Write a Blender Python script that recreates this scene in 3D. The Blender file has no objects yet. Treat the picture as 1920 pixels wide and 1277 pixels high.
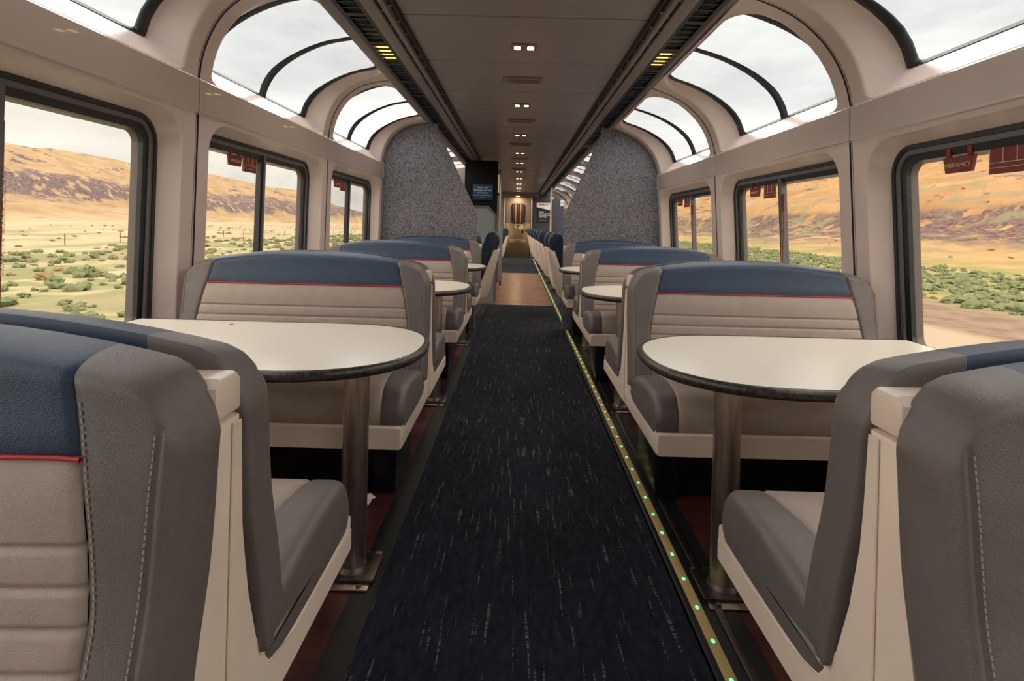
import bpy, bmesh, math, random
from mathutils import Vector, Matrix, noise
random.seed(7)
sc = bpy.context.scene
COL = sc.collection
R = math.radians
EYE = 1.155            # camera height above the floor
F = 1050.0             # focal length in pixels of a 1920 px wide frame
M_ = 1.786             # length of one window bay

# ------------------------------------------------------------------ camera
cd = bpy.data.cameras.new('camera'); cam = bpy.data.objects.new('camera', cd); COL.objects.link(cam)
cam.matrix_world = Matrix.Translation((0, 0, EYE)) @ Matrix.Rotation(R(90), 4, 'X') @ Matrix.Rotation(0.025, 4, 'Z')
cd.sensor_width = 36; cd.lens = F / 1920 * 36
cd.shift_x = -10 / 1920; cd.shift_y = -216 / 1920
cd.clip_start = 0.05; cd.clip_end = 3000
sc.camera = cam
# ------------------------------------------------------------------ view + sky
sc.view_settings.view_transform = 'Standard'; sc.view_settings.look = 'None'
sc.view_settings.exposure = 0.0; sc.view_settings.gamma = 1.0; sc.view_settings.use_curve_mapping = False
SKY = 1.25
w = bpy.data.worlds.new('sky'); sc.world = w; w.use_nodes = True
nt = w.node_tree; nt.nodes.clear()
o_ = nt.nodes.new('ShaderNodeOutputWorld'); bg = nt.nodes.new('ShaderNodeBackground')
tc = nt.nodes.new('ShaderNodeTexCoord'); mp = nt.nodes.new('ShaderNodeMapping'); mp.inputs['Scale'].default_value = (1.2, 1.2, 4.0)
nz = nt.nodes.new('ShaderNodeTexNoise'); nz.inputs['Scale'].default_value = 1.6; nz.inputs['Detail'].default_value = 6; nz.inputs['Roughness'].default_value = .55
cr = nt.nodes.new('ShaderNodeValToRGB')
cr.color_ramp.elements[0].position = .36; cr.color_ramp.elements[0].color = (.60, .61, .62, 1)
cr.color_ramp.elements[1].position = .64; cr.color_ramp.elements[1].color = (1.0, .99, .95, 1)
nt.links.new(tc.outputs['Generated'], mp.inputs['Vector']); nt.links.new(mp.outputs[0], nz.inputs['Vector'])
nt.links.new(nz.outputs['Fac'], cr.inputs['Fac']); nt.links.new(cr.outputs['Color'], bg.inputs['Color'])
bg.inputs['Strength'].default_value = SKY; nt.links.new(bg.outputs[0], o_.inputs['Surface'])
# hazy sun high over the car, behind thin cloud
sd = bpy.data.lights.new('sun', 'SUN'); sd.energy = 7.8; sd.angle = R(165); sd.color = (1, .96, .92)
so = bpy.data.objects.new('sun', sd); COL.objects.link(so); so.rotation_euler = (R(8), R(-6), 0)
DOWNLIGHT_W = 5.0

# ------------------------------------------------------------------ materials
MAT = {}
def s2l(c): return tuple(((x/255)/12.92 if x/255 <= .04045 else ((x/255+.055)/1.055)**2.4) for x in c)
def mat(name, rgb, rough=.5, metal=0, var=.0, vscale=20, bump=0, bscale=200, rgb2=None, coat=0, spec=.5, detail=3, stretch=None):
    m = bpy.data.materials.new(name); m.use_nodes = True; t = m.node_tree; b = t.nodes['Principled BSDF']
    c = s2l(rgb); b.inputs['Base Color'].default_value = (*c, 1)
    b.inputs['Roughness'].default_value = rough; b.inputs['Metallic'].default_value = metal
    b.inputs['Coat Weight'].default_value = coat; b.inputs['Specular IOR Level'].default_value = spec
    tcn = t.nodes.new('ShaderNodeTexCoord'); src = tcn.outputs['Object']
    if stretch:
        mpn = t.nodes.new('ShaderNodeMapping'); mpn.inputs['Scale'].default_value = stretch
        t.links.new(src, mpn.inputs[0]); src = mpn.outputs[0]
    if var or rgb2:
        n = t.nodes.new('ShaderNodeTexNoise'); n.inputs['Scale'].default_value = vscale; n.inputs['Detail'].default_value = detail
        t.links.new(src, n.inputs['Vector'])
        r = t.nodes.new('ShaderNodeValToRGB'); t.links.new(n.outputs['Fac'], r.inputs['Fac'])
        c2 = s2l(rgb2) if rgb2 else tuple(x*(1-var) for x in c)
        r.color_ramp.elements[0].position = .35; r.color_ramp.elements[1].position = .65
        r.color_ramp.elements[0].color = (*c2, 1); r.color_ramp.elements[1].color = (*c, 1)
        t.links.new(r.outputs['Color'], b.inputs['Base Color'])
    if bump:
        n2 = t.nodes.new('ShaderNodeTexNoise'); n2.inputs['Scale'].default_value = bscale; n2.inputs['Detail'].default_value = 2
        t.links.new(src, n2.inputs['Vector'])
        bp = t.nodes.new('ShaderNodeBump'); bp.inputs['Strength'].default_value = bump; bp.inputs['Distance'].default_value = .004
        t.links.new(n2.outputs['Fac'], bp.inputs['Height']); t.links.new(bp.outputs[0], b.inputs['Normal'])
    MAT[name] = m; return m
def emis(name, rgb, st):
    m = bpy.data.materials.new(name); m.use_nodes = True; b = m.node_tree.nodes['Principled BSDF']
    b.inputs['Base Color'].default_value = (*s2l(rgb), 1); b.inputs['Emission Color'].default_value = (*s2l(rgb), 1)
    b.inputs['Emission Strength'].default_value = st; MAT[name] = m; return m
mat('shell', (203, 187, 179), .32, var=.04, vscale=6, bump=.06, bscale=420, coat=.15)
mat('band', (182, 166, 158), .24, var=.04, vscale=5, bump=.05, bscale=420, coat=.4)
mat('gasket', (18, 21, 26), .42)
mat('frame', (98, 94, 96), .4, metal=.2)
mat('joint', (40, 34, 32), .7)
mat('blue_leather', (40, 60, 86), .45, var=.12, vscale=30, bump=.25, bscale=500)
mat('grey_leather', (104, 96, 93), .42, var=.1, vscale=25, bump=.25, bscale=500)
mat('tan_leather', (162, 146, 135), .45, var=.08, vscale=25, bump=.25, bscale=500)
mat('red_piping', (170, 28, 38), .5)
mat('stitch', (150, 140, 134), .8)
mat('white_plastic', (226, 208, 190), .35, var=.06, vscale=9, coat=.1)
mat('white_panel', (216, 204, 190), .4)
mat('laminate', (238, 230, 216), .22, var=.03, vscale=60)
mat('table_edge', (30, 28, 28), .32, rgb2=(74, 62, 55), vscale=90, detail=5)
mat('steel', (214, 198, 184), .34, metal=1, var=.25, vscale=70, stretch=(1, 1, .15), bump=.05)
mat('dark_steel', (96, 88, 84), .38, metal=.9, var=.3, vscale=30)
mat('black_panel', (16, 18, 22), .3, var=.4, vscale=14, bump=.2, bscale=40)
mat('red_vinyl', (84, 42, 38), .38, rgb2=(58, 30, 29), vscale=9, detail=6)
mat('rubber', (20, 22, 26), .5, var=.3, vscale=20)
mat('ceiling_panel', (126, 119, 121), .38, var=.06, vscale=4, coat=.1)
mat('ceiling_strip', (108, 99, 98), .4)
mat('ceiling_gap', (16, 16, 18), .7)
mat('grille', (17, 22, 28), .5, metal=.2)
mat('wall_carpet', (134, 131, 135), .95, rgb2=(76, 78, 86), vscale=82, bump=.8, bscale=260, detail=4)
mat('copper_floor', (150, 92, 66), .3, rgb2=(96, 54, 42), vscale=6, detail=6, spec=.6)
mat('brass_door', (150, 124, 92), .3, metal=.85, var=.2, vscale=12)
mat('end_wall', (44, 46, 54), .6, var=.1)
mat('brown_wall', (104, 90, 82), .5)
mat('grey_wall', (132, 138, 138), .6, var=.06, vscale=40)
mat('deep_black', (4, 6, 9), .7, spec=.2)
mat('chair_blue', (26, 44, 66), .4, var=.1, bump=.2)
mat('chair_blue_light', (62, 92, 122), .6)
mat('chair_base', (38, 34, 34), .5)
mat('red_sign', (122, 38, 36), .5)
mat('sign_text', (205, 190, 160), .6)
mat('tissue', (228, 212, 196), .8, bump=.4, bscale=90)
mat('yellow_strip', (184, 160, 104), .5, var=.1)
mat('white_print', (214, 206, 200), .5)
mat('navy_print', (8, 20, 34), .4)
mat('wood_post', (90, 70, 56), .9)
emis('lamp', (255, 214, 160), 9)
emis('grille_lamp', (255, 206, 120), 1.6)
emis('led', (110, 255, 165), 1.5)
emis('screen', (3, 30, 52), .25)
emis('screen_text', (120, 140, 150), .3)
def carpet_mat():
    m = bpy.data.materials.new('aisle_carpet'); m.use_nodes = True; t = m.node_tree; b = t.nodes['Principled BSDF']
    b.inputs['Roughness'].default_value = .95; b.inputs['Specular IOR Level'].default_value = .15
    tcn = t.nodes.new('ShaderNodeTexCoord')
    def nse(scale, stretch, det=2):
        p = t.nodes.new('ShaderNodeMapping'); p.inputs['Scale'].default_value = stretch; t.links.new(tcn.outputs['Object'], p.inputs[0])
        n = t.nodes.new('ShaderNodeTexNoise'); n.inputs['Scale'].default_value = scale; n.inputs['Detail'].default_value = det
        t.links.new(p.outputs[0], n.inputs['Vector']); return n.outputs['Fac']
    def ramp(src, p0, p1, c0, c1):
        r = t.nodes.new('ShaderNodeValToRGB'); t.links.new(src, r.inputs['Fac'])
        r.color_ramp.elements[0].position = p0; r.color_ramp.elements[1].position = p1
        r.color_ramp.elements[0].color = (*c0, 1); r.color_ramp.elements[1].color = (*c1, 1); return r.outputs['Color']
    def mul(a, c):
        x = t.nodes.new('ShaderNodeMath'); x.operation = 'MULTIPLY'; t.links.new(a, x.inputs[0]); t.links.new(c, x.inputs[1]); return x.outputs[0]
    base = ramp(nse(60, (1, .35, 1), 3), .3, .7, s2l((21, 27, 38)), s2l((42, 45, 56)))
    d1 = ramp(nse(95, (1, .05, 1), 1), .64, .69, (0, 0, 0), (.7, .7, .7))      # long thin dashes along the aisle
    d2 = ramp(nse(170, (.2, 1, 1), 0), .42, .55, (0, 0, 0), (1, 1, 1))      # broken crosswise into loops
    mx = t.nodes.new('ShaderNodeMixRGB'); t.links.new(mul(d1, d2), mx.inputs['Fac'])
    t.links.new(base, mx.inputs['Color1']); mx.inputs['Color2'].default_value = (*s2l((128, 112, 104)), 1)
    t.links.new(mx.outputs[0], b.inputs['Base Color'])
    bp = t.nodes.new('ShaderNodeBump'); bp.inputs['Strength'].default_value = .6; bp.inputs['Distance'].default_value = .004
    t.links.new(nse(260, (1, .5, 1), 2), bp.inputs['Height']); t.links.new(bp.outputs[0], b.inputs['Normal'])
    MAT['aisle_carpet'] = m
carpet_mat()
def glass_mat(name, tint, refl):
    m = bpy.data.materials.new(name); m.use_nodes = True; t = m.node_tree; t.nodes.clear()
    o = t.nodes.new('ShaderNodeOutputMaterial'); tr = t.nodes.new('ShaderNodeBsdfTransparent'); tr.inputs[0].default_value = (*tint, 1)
    g = t.nodes.new('ShaderNodeBsdfGlossy'); g.inputs['Roughness'].default_value = .02
    lw = t.nodes.new('ShaderNodeLayerWeight'); lw.inputs['Blend'].default_value = .5
    pw = t.nodes.new('ShaderNodeMath'); pw.operation = 'POWER'; pw.inputs[1].default_value = 5; t.links.new(lw.outputs['Facing'], pw.inputs[0])
    fr = t.nodes.new('ShaderNodeMath'); fr.operation = 'MULTIPLY_ADD'; fr.inputs[1].default_value = refl; fr.inputs[2].default_value = .02; t.links.new(pw.outputs[0], fr.inputs[0])
    mx = t.nodes.new('ShaderNodeMixShader'); t.links.new(fr.outputs[0], mx.inputs[0]); t.links.new(tr.outputs[0], mx.inputs[1]); t.links.new(g.outputs[0], mx.inputs[2])
    t.links.new(mx.outputs[0], o.inputs[0]); MAT[name] = m
glass_mat('window_glass', (.98, .95, .90), .45)
glass_mat('sky_glass', (.95, .95, .94), .35)

# ------------------------------------------------------------------ helpers
def link(name, me, parent=None, loc=None, kind=None, label=None):
    o = bpy.data.objects.new(name, me); COL.objects.link(o)
    if parent: o.parent = parent
    if loc: o.location = loc
    if kind: o['kind'] = kind
    if label: o['label'] = label
    return o
def tag(o, label=None, cat=None, group=None, kind=None):
    if label: o['label'] = label
    if cat: o['category'] = cat
    if group: o['group'] = group
    if kind: o['kind'] = kind
    return o
def empty(name, loc=(0, 0, 0), rz=0, **k):
    o = bpy.data.objects.new(name, None); COL.objects.link(o); o.location = loc; o.rotation_euler = (0, 0, rz); o.empty_display_size = .1
    return tag(o, **k)
def mesh(name, V, Fc, m, smooth=True, angle=None):
    me = bpy.data.meshes.new(name); me.from_pydata([tuple(v) for v in V], [], Fc); me.update()
    bm = bmesh.new(); bm.from_mesh(me); bmesh.ops.recalc_face_normals(bm, faces=bm.faces); bm.to_mesh(me); bm.free()
    if m: me.materials.append(MAT[m])
    if smooth:
        me.polygons.foreach_set('use_smooth', [True]*len(me.polygons))
        if angle: me.set_sharp_from_angle(angle=R(angle))
    return me
def bm_mesh(name, bm, m, smooth=False, angle=40):
    me = bpy.data.meshes.new(name); bmesh.ops.recalc_face_normals(bm, faces=bm.faces); bm.to_mesh(me); bm.free()
    if m: me.materials.append(MAT[m])
    if smooth:
        me.polygons.foreach_set('use_smooth', [True]*len(me.polygons)); me.set_sharp_from_angle(angle=R(angle))
    return me
def add_box(bm, x0, x1, y0, y1, z0, z1, bev=0, seg=2):
    vs = [bm.verts.new((x, y, z)) for x in (x0, x1) for y in (y0, y1) for z in (z0, z1)]
    fs = [bm.faces.new([vs[i] for i in q]) for q in ((0,1,3,2),(4,6,7,5),(0,4,5,1),(2,3,7,6),(0,2,6,4),(1,5,7,3))]
    if bev:
        es = list({e for f in fs for e in f.edges})
        bmesh.ops.bevel(bm, geom=es, offset=bev, segments=seg, profile=.5, affect='EDGES')
def box(name, x0, x1, y0, y1, z0, z1, m, parent=None, bev=0, seg=2, **k):
    bm = bmesh.new(); add_box(bm, x0, x1, y0, y1, z0, z1, bev, seg)
    return link(name, bm_mesh(name, bm, m, smooth=bev > 0, angle=60), parent, **k)
def prism(pts, a0, a1, axis='X', bev=0, seg=2):
    """closed polygon pts extruded from a0 to a1 along axis; pts are the other two coordinates"""
    bm = bmesh.new()
    def P(a, p): return (a, p[0], p[1]) if axis == 'X' else ((p[0], a, p[1]) if axis == 'Y' else (p[0], p[1], a))
    lo = [bm.verts.new(P(a0, p)) for p in pts]; hi = [bm.verts.new(P(a1, p)) for p in pts]
    n = len(pts); f1 = bm.faces.new(lo); f2 = bm.faces.new(hi[::-1])
    for i in range(n): bm.faces.new([lo[i], lo[(i+1) % n], hi[(i+1) % n], hi[i]])
    if bev:
        es = list({e for f in (f1, f2) for e in f.edges})
        bmesh.ops.bevel(bm, geom=es, offset=bev, segments=seg, profile=.5, affect='EDGES')
    return bm
def tube(bm, p0, p1, r, n=20, r1=None):
    p0 = Vector(p0); p1 = Vector(p1); d = (p1-p0).normalized(); a = d.orthogonal().normalized(); b = d.cross(a)
    A, B = [], []
    for i in range(n):
        t = 2*math.pi*i/n; v = a*math.cos(t)+b*math.sin(t); A.append(bm.verts.new(p0+v*r)); B.append(bm.verts.new(p1+v*(r1 or r)))
    for i in range(n): bm.faces.new([A[i], A[(i+1) % n], B[(i+1) % n], B[i]])
    bm.faces.new(A[::-1]); bm.faces.new(B)
def cyl(name, p0, p1, r, m, parent=None, n=20, r1=None, **k):
    bm = bmesh.new(); tube(bm, p0, p1, r, n, r1); return link(name, bm_mesh(name, bm, m, True, 50), parent, **k)
def copy_tree(o, parent=None):
    c = o.copy(); COL.objects.link(c); c.parent = parent
    for ch in [x for x in KIDS.get(o.name, [])]: copy_tree(ch, c)
    return c
KIDS = {}
def index_kids(o):
    KIDS[o.name] = list(o.children)
    for c in o.children: index_kids(c)
def loops_mesh(name, loops, m, closed=True, smooth=True, angle=None, cap=False):
    n = len(loops[0]); V = [p for l in loops for p in l]; Fc = []
    for k in range(len(loops)-1):
        for i in range(n if closed else n-1):
            j = (i+1) % n; Fc.append((k*n+i, k*n+j, (k+1)*n+j, (k+1)*n+i))
    if cap: Fc.append(tuple(range(n))); Fc.append(tuple((len(loops)-1)*n+i for i in range(n)))
    return mesh(name, V, Fc, m, smooth, angle)
def interp(P, t):
    """smooth interpolation through list of 2-d points, t in 0..1 by arc length"""
    L = [0]
    for i in range(1, len(P)): L.append(L[-1]+math.dist(P[i], P[i-1]))
    s = max(0, min(1, t))*L[-1]; i = 1
    while i < len(P)-1 and s > L[i]: i += 1
    u = (s-L[i-1])/(L[i]-L[i-1]); p0 = P[max(0, i-2)]; p1 = P[i-1]; p2 = P[i]; p3 = P[min(len(P)-1, i+1)]
    return tuple(.5*((2*b)+(-a+c)*u+(2*a-5*b+4*c-d)*u*u+(-a+3*b-3*c+d)*u**3) for a, b, c, d in zip(p0, p1, p2, p3))
def text_mesh(txt, size, m, align='CENTER', italic=0, bold=0):
    c = bpy.data.curves.new('txt', 'FONT'); c.body = txt; c.size = size; c.align_x = align; c.shear = italic; c.offset = bold; c.extrude = .0008; c.resolution_u = 2
    o = bpy.data.objects.new('txt', c); COL.objects.link(o); bpy.context.view_layer.update()
    me = bpy.data.meshes.new_from_object(o.evaluated_get(bpy.context.evaluated_depsgraph_get())); bpy.data.objects.remove(o); bpy.data.curves.remove(c)
    me.materials.clear(); me.materials.append(MAT[m]); return me

# ------------------------------------------------------------------ floor
Y0, Y1 = -2.76, 19.9
floor = empty('floor', kind='structure', label='floor of the upper deck with navy aisle carpet and maroon vinyl under the tables', cat='floor')
box('subfloor', -1.8, 1.85, Y0, Y1, -.08, -.012, 'rubber', floor)
box('vinyl_left', -1.72, -.487, Y0, 8.2, -.012, 0, 'red_vinyl', floor).name = 'vinyl_flooring'
box('vinyl_flooring', .698, 1.78, Y0, 8.2, -.012, 0, 'red_vinyl', floor)
box('rubber_strip', -.487, -.405, Y0, 8.2, -.012, .003, 'rubber', floor)
box('rubber_strip', .545, .698, Y0, 19.8, -.012, .003, 'rubber', floor)
box('seat_rail', .625, .650, Y0, 8.2, .003, .010, 'dark_steel', floor, bev=.002)
box('aisle_carpet', -.407, .532, Y0, 8.08, -.012, .008, 'aisle_carpet', floor, bev=.004)
box('copper_flooring', -1.7, .545, 8.08, 13.5, -.012, .005, 'copper_floor', floor)
box('threshold_strip', -.40, .545, 8.06, 8.10, .004, .011, 'steel', floor)
box('far_carpet', -1.7, .545, 13.5, 19.85, -.012, .008, 'aisle_carpet', floor)
box('dark_flooring', .698, 1.78, 8.2, 19.85, -.012, 0, 'chair_base', floor)
# glowing path marker
led = empty('path_light_strip', (0, 0, 0), label='yellow edge strip with green path lights running along the right side of the aisle carpet', cat='light strip')
box('strip_base', .556, .590, 0.9, 19.4, .003, .012, 'yellow_strip', led, bev=.003)
box('strip_channel', .536, .556, 0.9, 19.4, .003, .014, 'rubber', led, bev=.003)
lm = None
for i in range(130):
    y = 1.01+i*.137
    if lm is None:
        bm = bmesh.new(); bmesh.ops.create_uvsphere(bm, u_segments=10, v_segments=6, radius=1); bmesh.ops.scale(bm, vec=(.006, .009, .003), verts=bm.verts); lm = bm_mesh('light_dot', bm, 'led', True)
    link('light_dot', lm, led, (.573, y, .0125))

# ------------------------------------------------------------------ side walls, skylights and windows
BAYS = [-.976-M_/2 + M_*k for k in range(13)]          # centre of each bay, pillars at .81 + n*M_
BAYS = [.81 - M_*1.5 + M_*k for k in range(0, 12)]
SIDE = {
 'left': dict(s=-1, xw=1.495, lean=.012, b0=1.64, b1=1.80,
   pin=[(1.495,1.80),(1.487,1.88),(1.455,1.99),(1.385,2.11),(1.265,2.205),(1.146,2.245),(1.0,2.266)],
   pout=[(1.615,1.925),(1.60,1.99),(1.535,2.09),(1.40,2.185),(1.22,2.262),(1.03,2.30)]),
 'right': dict(s=1, xw=1.535, lean=.06, b0=1.583, b1=1.745,
   pin=[(1.535,1.745),(1.515,1.83),(1.475,1.93),(1.40,2.04),(1.285,2.142),(1.16,2.205),(1.03,2.252)],
   pout=[(1.655,1.87),(1.635,1.94),(1.57,2.04),(1.44,2.14),(1.26,2.225),(1.06,2.285)]),
}
def rrect(a0, a1, b0, b1, ra, rb, n=64):
    """rounded rectangle loop in (a,b) with corner radii ra, rb"""
    pts = []; k = n//4
    for ci, (cx, cy, t0) in enumerate(((a1-ra, b1-rb, 0), (a0+ra, b1-rb, 90), (a0+ra, b0+rb, 180), (a1-ra, b0+rb, 270))):
        for i in range(k):
            t = R(t0+90*(i+.0)/(k-1)); pts.append((cx+ra*math.cos(t), cy+rb*math.sin(t)))
    return pts
def rr4(a0, a1, b0, b1, rt, rb, nc=9, ne=9):
    """rounded rectangle, own radii for the top and bottom corners, fixed number of points so that loops match"""
    C_ = [(a1-rt[0], b1-rt[1], 0, rt), (a0+rt[0], b1-rt[1], 90, rt), (a0+rb[0], b0+rb[1], 180, rb), (a1-rb[0], b0+rb[1], 270, rb)]
    corners = [[(cx+r[0]*math.cos(R(t0+90*i/(nc-1))), cy+r[1]*math.sin(R(t0+90*i/(nc-1)))) for i in range(nc)] for cx, cy, t0, r in C_]
    out = []
    for i in range(4):
        out += corners[i]; p, q = corners[i][-1], corners[(i+1) % 4][0]
        out += [(p[0]+(q[0]-p[0])*j/ne, p[1]+(q[1]-p[1])*j/ne) for j in range(1, ne)]
    return out
def dense(pts, m=3):
    out = []
    n = len(pts)
    for i in range(n):
        p, q = pts[i], pts[(i+1) % n]; d = math.dist(p, q)
        k = max(1, int(d/.12))
        for j in range(k): out.append((p[0]+(q[0]-p[0])*j/k, p[1]+(q[1]-p[1])*j/k))
    return out
WALLS = {}
for side, q in SIDE.items():
    s = q['s']; wl = empty('wall_'+side, kind='structure', label=f'moulded beige wall shell along the {side} side of the car', cat='wall'); WALLS[side] = wl
    meshes = {}
    # --- skylight shell (local y about bay centre)
    def S(a, b, d):
        v = (b+1)/2; x0, z0 = interp(q['pin'], v); x1, z1 = interp(q['pout'], v)
        return (s*(x0+(x1-x0)*d), a*M_/2, z0+(z1-z0)*d)
    op = rr4(-.89, .89, -.985, .94, (.36, .46), (.10, .12)); gl = rr4(-.752, .752, -.985, .975, (.20, .26), (.05, .05))
    def outer(p):
        k = max(abs(p[0])/.985, abs(p[1]))
        return (p[0]/k, p[1]/k)
    loops = []
    for k in (0, .34, .67, 1): loops.append([S(o[0]+(p[0]-o[0])*k, o[1]+(p[1]-o[1])*k, 0) for p, o in zip(op, map(outer, op))])
    for e, d in ((.05, .006), (.11, .03), (.16, .08), (.20, .15), (.42, .42), (.62, .68), (.80, .86), (1, 1)):
        loops.append([S(p[0]+(g[0]-p[0])*e, p[1]+(g[1]-p[1])*e, d) for p, g in zip(op, gl)])
    meshes['skylight_surround'] = loops_mesh('skylight_surround', loops, 'shell')
    def ringat(f, dd, sc_b=1): return [S(g[0]*f, g[1] if sc_b == 1 else g[1]*sc_b, dd) for g in gl]
    meshes['sky_gasket'] = loops_mesh('sky_gasket', [ringat(1.01, .93), ringat(1.0, .84), ringat(.95, .84, .985), ringat(.93, .95, .985), ringat(.93, 1.0, .985)], 'gasket', angle=50)
    rl = []
    for i in range(25):
        b = -1+1.96*i/24; rl.append([S(-.034, b, 1.0), S(-.026, b, .86), S(.026, b, .86), S(.034, b, 1.0)])
    meshes['sky_rib'] = loops_mesh('sky_rib', rl, 'gasket', angle=50)
    for nm, a0, a1 in (('near', -.80, -.02), ('far', .02, .80)):
        g = [[S(a0+(a1-a0)*j/3, -1.0+2.0*i/20, 1.01) for j in range(4)] for i in range(21)]
        meshes['sky_pane_'+nm] = loops_mesh('sky_pane', g, 'sky_glass', closed=False)
    # --- lower wall with the window opening (a along the bay in metres, z up)
    def T(a, z, d): return (s*(q['xw']+q['lean']*(q['b0']-z)+.115*d), a, z)
    b0 = q['b0']; hb = M_/2-.013
    cz = (.56+b0)/2
    op2 = rr4(-.79, .79, .56, b0-.016, (.17, .15), (.12, .12)); gl2 = rr4(-.735, .735, .61, b0-.060, (.12, .12), (.10, .10))
    def outer2(p):
        k1 = abs(p[0])/hb; k2 = (p[1]-cz)/(b0-cz) if p[1] > cz else (cz-p[1])/cz
        k = max(k1, k2); return (p[0]/k, cz+(p[1]-cz)/k)
    # snap the loops' outer corners so the rectangle is closed exactly
    ol = [outer2(p) for p in op2]
    for cxx, czz in ((hb, b0), (-hb, b0), (-hb, 0), (hb, 0)):
        j = min(range(len(ol)), key=lambda i: math.dist(ol[i], (cxx, czz))); ol[j] = (cxx, czz)
    loops = [[T(o[0], o[1], 0) for o in ol]]
    loops.append([T(p[0], p[1], 0) for p in op2])
    for e, d in ((.05, .006), (.10, .03), (.14, .08), (.17, .15), (.55, .46), (1, .82)):
        loops.append([T(p[0]+(g[0]-p[0])*e, p[1]+(g[1]-p[1])*e, d) for p, g in zip(op2, gl2)])
    meshes['window_surround'] = loops_mesh('window_surround', loops, 'shell')
    def rr(off, d): 
        c = rrect(-.735+off, .735-off, .61+off, b0-.060-off, max(.02, .12-off), max(.02, .12-off), 64)
        return [T(p[0], p[1], d) for p in c]
    meshes['outer_gasket'] = loops_mesh('outer_gasket', [rr(-.006, .82), rr(-.006, .70), rr(.014, .68), rr(.016, .80)], 'gasket', angle=50)
    meshes['window_frame'] = loops_mesh('window_frame', [rr(.014, .80), rr(.014, .74), rr(.034, .74), rr(.036, .92)], 'frame', angle=50)
    meshes['inner_gasket'] = loops_mesh('inner_gasket', [rr(.032, .90), rr(.034, .82), rr(.062, .86), rr(.064, 1.02)], 'gasket', angle=50)
    meshes['outer_reveal'] = loops_mesh('outer_reveal', [rr(.062, 1.02), rr(.070, 1.25)], 'ceiling_strip', angle=50)
    def pb(nm, a0, a1, z0, z1, d0, d1, m):
        V = [T(a, z, d) for d in (d0, d1) for z in (z0, z1) for a in (a0, a1)]
        return mesh(nm, V, [(0,1,3,2),(4,6,7,5),(0,4,5,1),(2,3,7,6),(0,2,6,4),(1,5,7,3)], m, False)
    zt = b0-.09
    meshes['mullion'] = pb('mullion', -.012, .016, .64, zt, .74, 1.06, 'frame')
    meshes['mullion_gasket'] = pb('mullion_gasket', .012 if s > 0 else -.036, .04 if s > 0 else -.010, .64, zt, .80, 1.06, 'gasket')
    meshes['pane_near'] = pb('pane', -.70, -.012, .64, b0-.10, .98, 1.02, 'window_glass')
    meshes['pane_far'] = pb('pane', .016, .70, .64, b0-.10, .98, 1.02, 'window_glass')
    # band between window and skylight
    bb = q['b1']; xw = q['xw']
    prof = [(s*(xw+.004), b0-.004), (s*(xw-.008), b0+.004), (s*(xw-.010), bb-.008), (s*(xw-.002), bb+.001), (s*(xw+.03), bb+.001), (s*(xw+.03), b0-.004)]
    bmb = prism(prof, -M_/2+.006, M_/2-.006, 'Y', .003, 1); meshes['band_panel'] = bm_mesh('band_panel', bmb, 'band', True, 35)
    # joint between bays: dark backing plus thin bead
    def jt(nm, w0, w1, d, m):
        pl = [(q['xw']+q['lean']*b0, 0), (q['xw'], b0-.004)]; lp = []
        P = [(T(0, 0, 0)[0], 0.0), (T(0, b0, 0)[0], b0)]+[(s*(xw+.004), b0+.01), (s*(xw+.004), bb-.01)]+[(s*interp(q['pin'], i/14)[0], interp(q['pin'], i/14)[1]) for i in range(1, 15)]
        out = []
        for i, p in enumerate(P):
            nx, nz_ = (s*1.0, .25 if p[1] > 1.9 else 0)
            out.append([(p[0]+nx*d, w0, p[1]+nz_*d*2), (p[0]+nx*d, w1, p[1]+nz_*d*2)])
        return loops_mesh(nm, out, m, closed=False)
    meshes['joint_backing'] = jt('joint_backing', -.06, .06, .010, 'joint')
    bead = jt('joint_bead', -.005, .004, .003, 'band'); meshes['joint_bead'] = bead
    # bottom heater duct / base
    for k, yc in enumerate(BAYS):
        link('skylight_surround', meshes['skylight_surround'], wl, (0, yc, 0)); link('window_surround', meshes['window_surround'], wl, (0, yc, 0))
        link('band_panel', meshes['band_panel'], wl, (0, yc, 0))
        link('joint_backing', meshes['joint_backing'], wl, (0, yc+M_/2, 0)); link('joint_bead', meshes['joint_bead'], wl, (0, yc+M_/2, 0))
        if yc > -.9: ordn = ['nearest', 'second', 'third', 'fourth', 'fifth', 'sixth', 'seventh', 'eighth', 'ninth', 'tenth', 'eleventh'][k-1 if k else 0]
        else: ordn = 'hindmost'
        kn = k+1 + (0 if s < 0 else 12)
        wdn = empty(f'window_{kn}', (0, yc, 0), kind='structure', label=f'{ordn} side window in the {side} wall, two panes in a black gasket', cat='window')
        for p in ('outer_gasket', 'window_frame', 'inner_gasket', 'outer_reveal', 'mullion', 'mullion_gasket'): link(p, meshes[p], wdn)
        link('pane', meshes['pane_near'], wdn); link('pane', meshes['pane_far'], wdn)
        sk = empty(f'window_{kn+24}', (0, yc, 0), kind='structure', label=f'{ordn} curved skylight above the {side} wall with black middle rib', cat='skylight')
        link('gasket', meshes['sky_gasket'], sk); link('middle_rib', meshes['sky_rib'], sk)
        link('pane', meshes['sky_pane_near'], sk); link('pane', meshes['sky_pane_far'], sk)
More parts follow.
